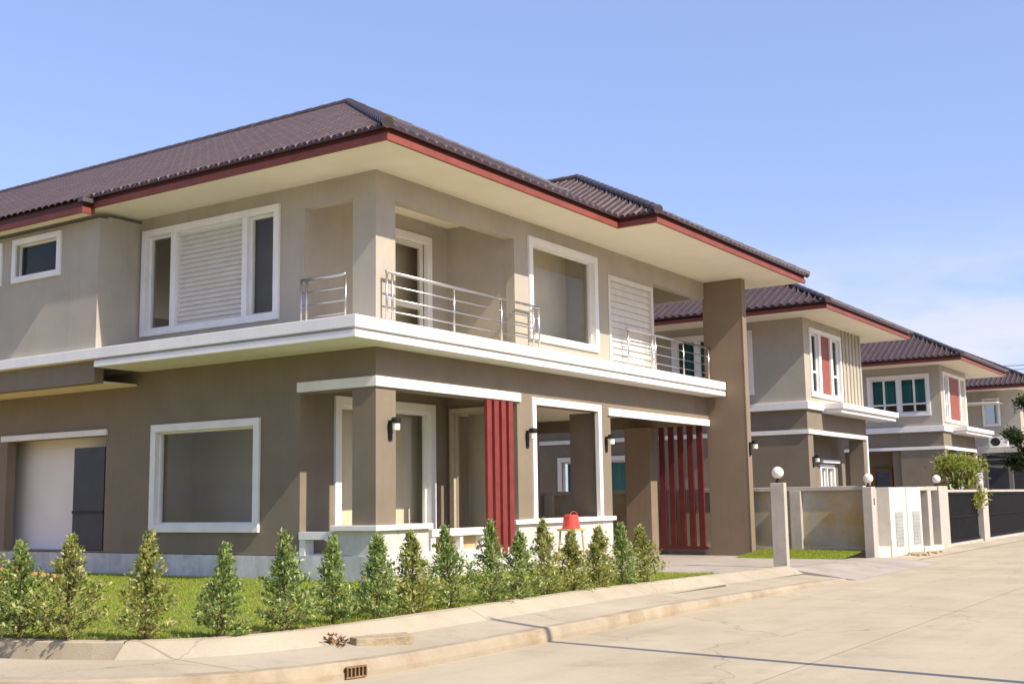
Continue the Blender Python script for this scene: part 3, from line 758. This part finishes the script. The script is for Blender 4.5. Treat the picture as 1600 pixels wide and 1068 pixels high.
# ------------------------------------------------------------------ neighbours
def neighbour(yc, label, third=False):
    r = thing('house', label, 'house', (0, yc, 0))
    t = .2; L = 6.3; e = yc + L
    def Y(a): return yc + a
    # upper walls
    u = MB()
    lh = [(-2.95, -.56, 4.62, 6.2)] if third else [(-4.28, -1.76, 4.5, 6.26)]
    u.wall('y', yc, t, -10, 0, 4.0, H, lh)
    u.wall('x', 0, t, Y(t), Y(5.7 if not third else 4.7), 4.0, H, [(Y(.6), Y(3.4), 4.4, 6.3)])
    u.wall('x', -.9, t, Y(3.6), e, 4.0, H)
    u.wall('y', e, t, -10, -.9, 4.0, H)
    u.build('upper_wall', 'upper', r)
    MB().box(-9.5, -.3, Y(2.6), Y(2.7), 4.1, H).build('upper_room', 'room', r)
    # lower walls
    l = MB()
    if third:
        l.wall('y', yc, t, -1.8, 0, -.2, 3.85); l.wall('y', yc + 1.6, t, -10, -1.8, -.2, 3.85, [(-3.4, -2.75, .4, 2.3)])
        l.box(-10, -1.8, yc + .02, yc + .2, 3.25, 3.85)
    else:
        l.wall('y', yc, t, -10, 0, -.2, 3.85, [(-8.65, -6.12, .9, 2.5)])
    l.wall('x', 0, t, Y(t), Y(5.8), 3.1, 3.85)
    l.box(-.35, 0, Y(t), Y(.45), -.2, 3.1); l.box(-.5, -.01, Y(5.45), Y(5.8), -.2, 3.1)
    l.wall('x', -.95, t, Y(t), e, -.2, 3.6, [(Y(3.7), Y(5.0), .9, 2.2)])
    l.build('lower_wall', 'lower', r)

    MB().box(-10, -.03, Y(.2), Y(6.2), 3.72, 3.95).build('floor_slab', 'soffit', r)
    MB().box(-.94, -.21, Y(.21), Y(5.8), 3.35, 3.4).build('porch_ceiling', 'soffit', r)
    # trim
    tr = MB().box(-10 if not third else -10, .05, Y(-.05), Y(0), 3.10, 3.23).box(0, .05, Y(0), Y(5.82), 3.10, 3.23).box(-.02, .04, Y(5.70), Y(5.84), -.2, 3.10)
    tr.build('white_beam', 'white', r)
    sb = MB().box(-10, .1, Y(-.14), Y(0), 3.84, 4.07).box(0, .1, Y(0), Y(1.3), 3.84, 4.07)
    sb.box(0, .70, Y(1.3), Y(7.4 if not third else 6.6), 3.90, 4.07); sb.build('balcony_slab', 'white', r, bevel=.01)
    MB().box(0, .62, Y(1.38), Y(7.3 if not third else 6.5), 3.78, 3.90).build('slab_step', 'white', r)
    # windows
    if third:
        w = window(r, 'y', yc, -3.07, -.44, 4.52, 6.3, fw=.13, mulls=((-1.80, -1.70),), bars=(5.05,), sash=.07)
        MB().box(-2.42, -2.34, Y(.06), Y(.13), 4.65, 6.17).box(-1.15, -1.07, Y(.06), Y(.13), 4.65, 6.17).build('sash', 'white', w)
        MB().box(-2.9, -.6, Y(.3), Y(.34), 5.1, 6.2).build('curtain', 'curtain', w)
    else:
        w = window(r, 'y', yc, -4.40, -1.64, 4.37, 6.38, fw=.13, mulls=((-3.6, -3.5), (-2.55, -2.45)), bars=(5.0,), sash=.06)
        MB().box(-4.2, -1.8, Y(.3), Y(.34), 4.5, 6.26).build('curtain', 'curtain', w)
        w = window(r, 'y', yc, -8.80, -5.98, .80, 2.65, fw=.14, sash=.06, mulls=((-7.45, -7.35),))
        MB().box(-8.6, -6.1, Y(.3), Y(.34), .9, 2.5).build('curtain', 'curtain', w)
    a0, a1 = (.45, 3.45) if not third else (.35, 4.35)
    w = window(r, 'x', 0, Y(a0), Y(a1), 4.25, 6.38, fw=.13, mulls=((Y(a0 + .85), Y(a0 + 1.05)), (Y(a1 - 1.05), Y(a1 - .85))), bars=(5.05,), sash=.06, pane='dglass')
    MB().box(-.08, -.03, Y(a0 + 1.05), Y(a1 - 1.05), 4.36, 6.26).build('red_panel', 'panel_red', w)
    MB().box(-.3, -.26, Y(a0 + .1), Y(a1 - .1), 4.36, 6.26).build('curtain', 'curtain', w)
    if not third:
        for k in range(6):
            y = Y(3.62 + k * .36)
            MB().box(-.1, .04, y, y + .12, 4.07, H).build('wall_slat', 'upper', r)
    # porch: framed window with awning board, white door frame
    w = window(r, 'x', -.95, Y(3.62), Y(5.1), .85, 2.28, fw=.12, sash=.06, mulls=((Y(4.32), Y(4.40)),))
    MB().box(-1.3, -1.25, Y(3.72), Y(5.0), .9, 2.2).build('curtain', 'curtain', w)
    MB().box(-.95, -.75, Y(3.5), Y(5.2), 2.32, 2.42).build('lintel', 'white', r)
    if third:
        MB().box(-3.5, -3.38, Y(1.5), Y(1.6), -.1, 2.4).box(-2.75, -2.63, Y(1.5), Y(1.6), -.1, 2.4).box(-3.38, -2.75, Y(1.5), Y(1.6), 2.25, 2.4).build('door_frame', 'brownd', r)
        MB().box(-2.2, -1.85, Y(.21), Y(.4), -.2, 3.2).build('porch_column', 'lower', r)
        MB().box(-4.6, -4.25, Y(.21), Y(.4), -.2, 3.2).build('porch_column', 'lower', r)
    else:
        MB().box(-.42, -.36, Y(.46), Y(1.2), -.1, 2.75).build('door_leaf', 'brownd', r)
        MB().box(-.44, -.34, Y(1.2), Y(1.32), -.1, 2.85).box(-.44, -.34, Y(.46), Y(1.2), 2.75, 2.85).build('door_frame', 'white', r)
    wall_lamp(r, 'x', 0, Y(.33), 2.35)
    # roof
    o0, o1 = -1.3, 7.5
    MB().box(-11, 1.15, Y(o0 + .05), Y(o1 - .05), H, H + .03).build('soffit', 'soffit', r)
    fascia_run(r, [((-11, Y(o0)), (1.2, Y(o0)), (0, -1)), ((1.2, Y(o0)), (1.2, Y(o1)), (1, 0))], H, 6.84, None)
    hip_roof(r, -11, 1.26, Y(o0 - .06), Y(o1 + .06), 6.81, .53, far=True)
    neighbour.last = r
    return r
neighbour(20.0, 'two-storey beige house just behind the grey boundary wall, with vertical slats upstairs')
neighbour(36.5, 'two-storey beige house third along the street, behind the yellow-green garden tree', third=True)

proto = neighbour.last  # copied as unseen houses, added across both streets to block skylight
for k, (x, y, rz, lab) in enumerate([(4.5, -30.0, math.pi, 'unseen beige house added across the side street to block skylight, facing the corner house'), (21.5, -34.0, math.pi, 'second unseen beige house added across the side street to block skylight, behind the camera'), (-14.0, -31.0, math.pi, 'unseen beige house added across the side street to block skylight, left of the others'), (25.0, 9.0, math.pi, 'unseen beige house added to block skylight, across the road from the driveway'), (25.5, 27.0, math.pi, 'unseen beige house added to block skylight, across the road from the second house')]):
    copy_thing(proto, (x, y, 0), lab).rotation_euler[2] = rz
def far_house():
    yc = 52.5
    r = thing('house', 'farthest house at the right edge with a white car porch canopy', 'house', (0, yc, 0))
    u = MB(); u.wall('y', yc, .2, -9, .2, 3.3, 6.7, [(-1.6, -.9, 4.9, 6.2)]); u.wall('x', .2, .2, yc + .2, yc + 8, 3.3, 6.7, [(yc + 1, yc + 3, 4.6, 6.2)])
    u.build('upper_wall', 'upper', r)
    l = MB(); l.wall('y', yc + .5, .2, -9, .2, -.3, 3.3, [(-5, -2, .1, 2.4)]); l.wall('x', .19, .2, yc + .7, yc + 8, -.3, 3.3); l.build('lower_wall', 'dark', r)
    window(r, 'y', yc, -1.7, -.8, 4.8, 6.3, fw=.1, pane='dglass'); window(r, 'x', .2, yc + .9, yc + 3.1, 4.5, 6.3, fw=.1, pane='dglass')
    MB().box(-9, 1.4, yc - 1.2, yc + 9, 6.7, 6.73).build('soffit', 'soffit', r)
    fascia_run(r, [((-9, yc - 1.25), (1.45, yc - 1.25), (0, -1)), ((1.45, yc - 1.25), (1.45, yc + 9.2), (1, 0))], 6.7, 6.9, None)
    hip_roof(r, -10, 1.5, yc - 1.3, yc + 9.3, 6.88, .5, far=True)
    # low hipped porch roof in front of the wall
    MB().box(-3.6, -.6, yc - 1.7, yc, 5.95, 6.0).build('porch_soffit', 'soffit', r)
    # canopy
    c = MB().box(-.4, 3.5, 44.6, 51.6, 3.12, 3.42); c.build('canopy', 'white', r, bevel=.02)
    MB().box(-.3, 3.4, 44.7, 51.5, 2.8, 2.86).box(-.3, 3.4, 44.9, 51.5, 2.5, 2.56).build('canopy_rail', 'grille', r)
    for x, y in ((3.2, 44.9), (-.3, 44.9), (3.2, 51), (-.3, 51)): MB().box(x, x + .2, y, y + .2, -.3, 3.12).build('canopy_post', 'post', r)
far_house()
def aircon():
    x, y, z = -.2, 46.2, 3.42
    r = thing('air_conditioner', 'white air conditioner unit standing on the far car porch canopy', 'air conditioner', (x, y, z))
    MB().box(x, x + 1.15, y, y + .4, z + .06, z + .80).box(x + .1, x + .2, y, y + .4, z, z + .06).box(x + .95, x + 1.05, y, y + .4, z, z + .06).build('casing', 'ac', r, bevel=.02)
    mb = MB()
    for k in range(3):
        rr = .28 - .08 * k
        for i in range(20):
            a, b = 2 * math.pi * i / 20, 2 * math.pi * (i + 1) / 20
            mb.tube((x + .42 + rr * math.cos(a), y - .02, z + .43 + rr * math.sin(a)), (x + .42 + rr * math.cos(b), y - .02, z + .43 + rr * math.sin(b)), .025, n=6)
    mb.tube((x + .42, y - .015, z + .43), (x + .42, y - .005, z + .43), .3, n=24)
    mb.build('fan_grille', 'black', r)
    r.scale = (.74, .74, .66)
aircon()

# ------------------------------------------------------------------ boundary wall, posts, cabinet, gates
def boundary():
    r = thing('boundary_wall', 'grey stained boundary wall with light coping beside the driveway', 'wall', (0, 13.4, -.16))
    MB().box(-14, 3.62, 13.35, 13.47, -.3, 1.36).build('wall_panel', 'bwall', r)
    MB().box(-14, 3.62, 13.275, 13.56, 1.36, 1.46).build('coping', 'post', r, bevel=.01)
    for x in (-8.6, -5.0, -1.5, 2.0): MB().box(x - .15, x + .12, 13.22, 13.35, -.3, 1.36).build('pilaster', 'post', r, bevel=.008)
    MB().box(-14, 3.62, 13.27, 13.35, -.3, .04).build('footing', 'post', r)
boundary()
def gate_post(x0, x1, y0, y1, z0, z1, label, lamp=True, plate=False):
    r = thing('gate_post', label, 'gate post', ((x0 + x1) / 2, (y0 + y1) / 2, z0), 'cement gate posts along the street')
    MB().box(x0, x1, y0, y1, z0 - .1, z1).build('post', 'post', r, bevel=.012)
    if lamp:
        cx, cy = (x0 + x1) / 2, (y0 + y1) / 2
        MB().lathe([(.055, z1), (.055, z1 + .03), (.035, z1 + .05), (.035, z1 + .09)], cx, cy, 14).build('lamp_base', 'black', r)
        rr = .115
        MB().lathe([(max(.012, rr * math.sin(math.pi * k / 12)), z1 + .08 + rr - rr * math.cos(math.pi * k / 12)) for k in range(13)], cx, cy, 20).build('globe_lamp', 'lampw', r, smooth=True)
    if plate:
        mb = MB(); cy = (y0 + y1) / 2
        for zz in (1.13, 1.05):
            for dz in (.016, -.016):
                for i in range(12):
                    a, b = 2 * math.pi * i / 12, 2 * math.pi * (i + 1) / 12
                    mb.tube((x1 + .004, cy + .022 * math.cos(a), zz + dz + .017 * math.sin(a)), (x1 + .004, cy + .022 * math.cos(b), zz + dz + .017 * math.sin(b)), .008, n=5)
        mb.build('house_number', 'black', r)
    return r
gate_post(3.62, 3.90, 7.44, 7.58, gz(7.5) - .03, 1.50, 'slim cement gate post with globe lamp, nearest, at the end of the pavement')
gate_post(3.68, 3.90, 13.02, 13.34, -.28, 1.43, 'cement gate post with house number, where the boundary wall meets the street', plate=True)
gate_post(3.55, 3.90, 19.2, 20.2, -.26, 1.46, 'wide pale gate post with globe lamp right of the bin niche')
gate_post(3.60, 3.90, 24.55, 25.3, -.3, 1.40, 'gate post with globe lamp between the two black fences')
def cabinet():
    r = thing('meter_cabinet', 'white rendered meter cabinet with two grey grilles beside the numbered post', 'cabinet', (3.7, 15.8, -.25))
    MB().box(3.2, 3.90, 14.45, 15.85, -.35, 1.42).box(3.2, 3.93, 15.85, 17.15, -.35, 1.42).build('cabinet_body', 'cabinet', r, bevel=.01)
    for y0, c in ((14.85, 3.90), (16.3, 3.93)):
        mb = MB()
        for k in range(9): mb.box(c, c + .015, y0, y0 + .62, .02 + k * .085, .02 + k * .085 + .055)
        mb.box(c, c + .006, y0 - .04, y0 + .66, -.02, .82)
        mb.build('grille', 'grille', r)
    MB().box(3.55, 3.86, 13.36, 14.44, -.35, .02).build('base_block', 'cabinet', r)
    MB().box(3.35, 3.6, 13.48, 14.44, -.35, 1.38).build('recessed_panel', 'bwall', r)
cabinet()
def niche():
    r = thing('bin_niche', 'pale concrete bin niche with dark openings right of the meter cabinet', 'bin niche', (3.7, 18.1, -.26))
    MB().box(3.3, 3.86, 17.2, 19.18, 1.34, 1.44).build('top_slab', 'post', r, bevel=.01)
    MB().box(3.3, 3.86, 18.15, 18.5, -.3, 1.34).build('divider', 'post', r, bevel=.01)
    MB().box(3.2, 3.3, 17.2, 19.18, -.3, 1.34).build('back_panel', 'gate', r)
    MB().box(3.3, 3.95, 17.2, 19.18, -.35, -.12).build('base', 'cabinet', r)
niche()
def black_gate(y0, y1, label):
    r = thing('black_gate', label, 'gate', (3.75, (y0 + y1) / 2, -.25), 'black metal gates along the street')
    mb = MB(); n = int((y1 - y0) / .14)
    for k in range(n):
        y = y0 + (y1 - y0) * k / n
        mb.box(3.72, 3.745, y + .01, y + .12, -.1, 1.22)
    mb.build('gate_panel', 'gate', r)
    MB().box(3.70, 3.77, y0, y1, 1.22, 1.29).box(3.745, 3.77, y0, y1, -.14, -.06).box(3.745, 3.77, y0, y1, .55, .60).build('gate_frame', 'gate', r)
    MB().box(3.55, 3.85, y0, y1, -.35, -.16).build('gate_kerb', 'post', r)
    MB().box(3.68, 3.79, y0, y1, 1.29, 1.36).build('gate_cap', 'post', r)
black_gate(20.25, 24.5, 'black metal gate left of the far globe lamp, under the garden tree')
black_gate(25.35, 44.0, 'long black metal gate at the far right edge of the street')

# ------------------------------------------------------------------ plants
def leaf(mb, c, d, up, l, w):
    """a bent leaf of two quads"""
    s = d.cross(up)
    if s.length < 1e-4: s = d.orthogonal()
    s.normalize(); nn = s.cross(d)
    b = len(mb.v)
    m1 = c + d * (l * .5) + nn * (l * .10); tip = c + d * l
    mb.v += [tuple(c), tuple(m1 + s * w), tuple(tip), tuple(m1 - s * w)]
    mb.f += [(b, b + 1, b + 2), (b, b + 2, b + 3)]
def shrub_mesh(h, rad, seed, n=1500, warm=False):
    rnd = random.Random(seed)
    mb = MB(); st = MB()
    st.tube((0, 0, -.02), (0, 0, h * .55), .016, .010, 6); st.tube((0, 0, h * .55), (rnd.uniform(-.02, .02), 0, h * .92), .010, .003, 5)
    nb = 46
    tips = []
    for k in range(nb):
        f = (k + .5) / nb; z = h * (.03 + .93 * f); a = k * 2.4 + rnd.uniform(-.5, .5)
        R = rad * 1.22 * (1 - f) ** 1.15 * (1.0 + rnd.uniform(-.45, .32)) * (.78 + .4 * min(1, f * 6)) + .020
        e = Vector((math.cos(a) * R, math.sin(a) * R, z + R * rnd.uniform(.15, .6)))
        st.tube((0, 0, z * .92), e, .006, .002, 4, False)
        tips.append((Vector((0, 0, z * .92)), e, f))
    for i in range(n):
        p, e, f = tips[int(rnd.random() ** 1.15 * nb)]
        sg = .014 + .02 * (1 - f)
        q = p.lerp(e, rnd.random() ** .55 * 1.08) + Vector((rnd.gauss(0, sg), rnd.gauss(0, sg), rnd.gauss(0, .024)))
        d = ((e - p).normalized() * .7 + Vector((rnd.gauss(0, .6), rnd.gauss(0, .6), rnd.gauss(.35, .6)))).normalized()
        leaf(mb, q, d, Vector((rnd.gauss(0, .4), rnd.gauss(0, .4), 1)).normalized(), rnd.uniform(.034, .066), rnd.uniform(.010, .019))
    for i in range(40):
        q = Vector((rnd.gauss(0, .012), rnd.gauss(0, .012), h * rnd.uniform(.9, 1.0)))
        leaf(mb, q, Vector((rnd.gauss(0, .5), rnd.gauss(0, .5), 1)).normalized(), Vector((1, 0, 0)), .05, .011)
    return mb, st
shr = [  # x, y, height, radius, label, warm
    (1.60, -7.62, 1.02, .33, 'leafy conical shrub cut off by the left edge of the photo', 1),
    (2.02, -7.52, .92, .34, 'dark green leafy shrub in front of the orange soil, second from the left edge', 0),
    (2.50, -7.36, .96, .32, 'leafy shrub before the dark side door, touching the clump at the left edge', 1),
    (3.12, -6.98, 1.00, .24, 'slender pointed shrub alone on the lawn below the left edge of the ground-floor window', 1),
    (3.58, -6.50, .86, .22, 'slim shrub below the right edge of the ground-floor window', 0),
    (3.74, -5.82, .96, .29, 'broad bushy shrub at the left end of the porch', 0),
    (3.66, -5.02, .88, .25, 'shrub in front of the porch corner column, left side', 0),
    (3.76, -4.44, .90, .22, 'slim shrub below the corner column wall lamp', 0),
    (3.78, -3.82, .90, .24, 'shrub before the porch bench, right of the corner column', 1),
    (3.78, -3.14, .94, .25, 'shrub just left of the red slats', 0),
    (3.78, -2.30, .99, .23, 'tall shrub in front of the red slats', 0),
    (3.78, -1.72, .82, .25, 'short shrub just right of the red slats', 0),
    (3.78, -1.02, .97, .23, 'tall shrub left of the red bucket', 1),
    (3.76, -.30, .80, .25, 'short shrub below the red bucket', 1),
    (3.76, .40, .84, .24, 'shrub right of the red bucket, third from the right end of the row', 1),
    (3.76, 1.10, .88, .25, 'shrub second from the right end of the row', 0),
    (3.74, 1.85, .84, .25, 'last shrub at the right end of the row, beside the driveway grass', 1),
]
for k, (x, y, h, rad, lab, warm) in enumerate(shr):
    r = thing('shrub', lab, 'shrub', (x, y, gz(y)), 'conical shrubs along the lawn edge')
    mb, st = shrub_mesh(h, rad * random.uniform(.74, 1.08), 100 + k, random.randint(2000, 2700))
    for b_, nm, mt in ((mb, 'foliage', 'leaf_b' if warm else 'leaf'), (st, 'stem', 'bark')):
        me = bpy.data.meshes.new(nm); me.from_pydata(b_.v, [], b_.f); me.materials.append(MT[mt])
        o = bpy.data.objects.new(nm, me); COL.objects.link(o); o.parent = r
    r.rotation_euler[2] = random.uniform(0, 6); r.rotation_euler[0] = random.gauss(0, .06)

def tree(name, label, x, y, z, h, crown, n, lm, seed, ls=.10):
    rnd = random.Random(seed); r = thing(name, label, 'tree', (x, y, z))
    tr = MB(); top = Vector((0, 0, h * .55)); tr.tube((0, 0, -.1), top, h * .03, h * .018, 8)
    cl = []
    for k in range(13):
        a = k * 2.4; rr = crown * rnd.uniform(.35, 1.0)
        e = Vector((math.cos(a) * rr, math.sin(a) * rr, h * rnd.uniform(.45, .98)))
        s = Vector((0, 0, h * rnd.uniform(.3, .55))); tr.tube(s, e, h * .012, h * .004, 5, False); cl.append(e)
    mb = MB()
    for i in range(n):
        c = rnd.choice(cl); sg = crown * .22
        q = c + Vector((rnd.gauss(0, sg), rnd.gauss(0, sg), rnd.gauss(0, sg * .8)))
        d = Vector((rnd.gauss(0, 1), rnd.gauss(0, 1), rnd.gauss(.1, .7))).normalized()
        leaf(mb, q, d, Vector((rnd.gauss(0, .4), rnd.gauss(0, .4), 1)).normalized(), rnd.uniform(.7, 1.3) * ls, ls * .3)
    for b_, nm, mt in ((tr, 'trunk', 'bark'), (mb, 'crown', lm)):
        me = bpy.data.meshes.new(nm); me.from_pydata(b_.v, [], b_.f); me.materials.append(MT[mt])
        o = bpy.data.objects.new(nm, me); COL.objects.link(o); o.parent = r
tree('garden_tree', 'small yellow-green garden tree leaning over the black gate', 3.25, 24.3, -.17, 2.55, .72, 2600, 'leaf2', 5, .14)
tree('garden_tree', 'dark leafy tree at the right edge beside the farthest house', 2.0, 43.6, -.17, 5.9, .8, 3000, 'leaf3', 9, .2)

# ------------------------------------------------------------------ small things
def bucket():
    x, y, z = .62, 4.95, .70
    r = thing('bucket', 'red plastic bucket turned upside down on a low stool in front of the porch wall', 'bucket', (x, y, z))
    z += .0
    MB().lathe([(.17, z), (.18, z + .015), (.165, z + .03), (.14, z + .24), (.12, z + .26), (.02, z + .262)], x, y, 22).build('bucket_body', 'plastic', r, smooth=False)
    mb = MB()
    for i in range(14):
        a, b = math.pi * i / 14, math.pi * (i + 1) / 14
        mb.tube((x + .06, y + .15 * math.cos(a), z + .22 + .10 * math.sin(a)), (x + .06, y + .15 * math.cos(b), z + .22 + .10 * math.sin(b)), .006, n=6)
    mb.build('handle', 'plastic', r)
bucket()
def stool():
    x, y, z = .62, 4.95, -.06
    r = thing('stool', 'low pale wooden stool carrying the red bucket in front of the porch wall', 'stool', (x, y, z))
    MB().box(x - .2, x + .2, y - .2, y + .2, .66, .70).build('seat', 'ochre', r, bevel=.006)
    for sx in (-1, 1):
        for sy in (-1, 1): MB().tube((x + sx * .19, y + sy * .19, z), (x + sx * .15, y + sy * .15, .66), .022, n=8).build('leg', 'ochre', r)
    MB().box(x - .165, x + .165, y - .165, y - .14, .25, .29).box(x - .165, x + .165, y + .14, y + .165, .25, .29).build('stretcher', 'ochre', r)
stool()
def broken_slab():
    mb = MB()
    pts = [(-.42, -.16), (-.1, -.20), (.36, -.15), (.44, .0), (.40, .17), (.0, .2), (-.38, .15), (-.46, .02)]
    a = math.radians(58); c, s = math.cos(a), math.sin(a); X, Yy = 4.52, -5.25; z0 = gz(0) - .145
    q = [(X + .72 * (x * c - y * s), Yy + .72 * (x * s + y * c)) for x, y in pts]
    n = len(q)
    for k, zz in enumerate((z0, z0 + .09 )):
        mb.v += [(x + random.uniform(-.012, .012), y + random.uniform(-.012, .012), zz + (random.uniform(-.012, .018) if k else 0)) for x, y in q]
    for i in range(n): mb.f.append((i, (i + 1) % n, n + (i + 1) % n, n + i))
    mb.f.append(tuple(range(n))); mb.f.append(tuple(range(n, 2 * n)))
    tag(mb.build('concrete_slab', 'slabc', bevel=.012), 'broken piece of concrete slab lying on the pavement', 'concrete slab')
broken_slab()
def twigs():
    rnd = random.Random(3); mb = MB(); X, Yy, z = 4.22, -5.62, -.13
    for k in range(26):
        a = rnd.uniform(0, 6.28); l = rnd.uniform(.08, .24); p = Vector((X + rnd.gauss(0, .06), Yy + rnd.gauss(0, .06), z + rnd.uniform(0, .03)))
        d = Vector((math.cos(a), math.sin(a), rnd.uniform(.0, .8))).normalized()
        mb.tube(p, p + d * l, .006, .002, 5)
        for j in range(4): leaf(mb, p + d * l * rnd.random(), (d + Vector((rnd.gauss(0, .7), rnd.gauss(0, .7), rnd.gauss(0, .5)))).normalized(), Vector((0, 0, 1)), .06, .016)
    tag(mb.build('dry_twigs', 'twig'), 'dry brown twigs and leaves heaped against the concrete slab', 'twigs')
twigs()
def drain():
    i = min(range(len(P)), key=lambda k: (off(k, 1.24) - Vector((5.1, -6.25))).length)
    p = off(i, 1.248); nn = NRM[i]; tt = Vector((-nn.y, nn.x))
    ang = math.atan2(tt.y, tt.x)
    r = thing('kerb_drain', 'small dark rusty drain grating in the kerb face', 'drain', (p.x, p.y, -.24)); r.rotation_euler[2] = ang; r.scale = (.65, .8, .75)
    def b(name, mt, boxes):
        me = MB()
        for q in boxes: me.box(*q)
        o = me.build(name, mt); o.parent = r; return o
    b('drain_hole', 'black', [(-.16, .16, -.012, .02, -.05, .055)])
    b('grating', 'twig', [(-.17, .17, -.03, -.012, .05, .07), (-.17, .17, -.03, -.012, -.07, -.05)] + [(-.16 + k * .064, -.14 + k * .064, -.03, -.012, -.05, .05) for k in range(6)])
drain()
def rubble():
    rnd = random.Random(8); mb = MB()
    for k in range(26):
        x = 4.05 + rnd.uniform(-.12, .30); y = 16.4 + rnd.gauss(0, .6); s = rnd.uniform(.03, .10)
        b = len(mb.v); z = -.26
        mb.v += [(x + s * rnd.uniform(.6, 1) * sx, y + s * rnd.uniform(.6, 1.6) * sy, z + (s * rnd.uniform(.4, .9) if sz else -.05)) for sz in (0, 1) for sx, sy in ((-1, -1), (1, -1), (1, 1), (-1, 1))]
        for q in ((3, 2, 1, 0), (4, 5, 6, 7), (0, 1, 5, 4), (1, 2, 6, 5), (2, 3, 7, 6), (3, 0, 4, 7)): mb.f.append(tuple(b + i for i in q))
    kind(mb.build('rubble', 'slabc'), 'stuff')
rubble()
def power_line():
    r = thing('power_line', 'thin overhead power cable against the sky at the right edge, beyond the farthest house', 'power cable', (-6, 78, -.3))
    MB().tube((-6, 78, -.4), (-6, 78, 10.9), .16, .11, 10).build('pole', 'post', r)
    mb = MB(); 
    for z in (10.6, 10.3):
        prev = None
        for i in range(25):
            f = i / 24; p = (-6 + 46 * f, 78 - 6 * f, z - 1.1 * 4 * f * (1 - f) * .5)
            if prev: mb.tube(prev, p, .022, n=5, cap=False)
            prev = p
    mb.build('cable', 'black', r)
power_line()
def street_pole():
    x, y = 11.4, -3.97
    r = thing('street_pole', 'thin steel street pole across the road whose long shadow crosses the pavement', 'pole', (x, y, -.3))
    MB().tube((x, y, -.35), (x, y, 6.45), .07, .05, 12).build('pole', 'chrome', r)
    MB().tube((x, y, -.31), (x, y, -.27), .12, .12, 12).build('base_plate', 'black', r)
street_pole()
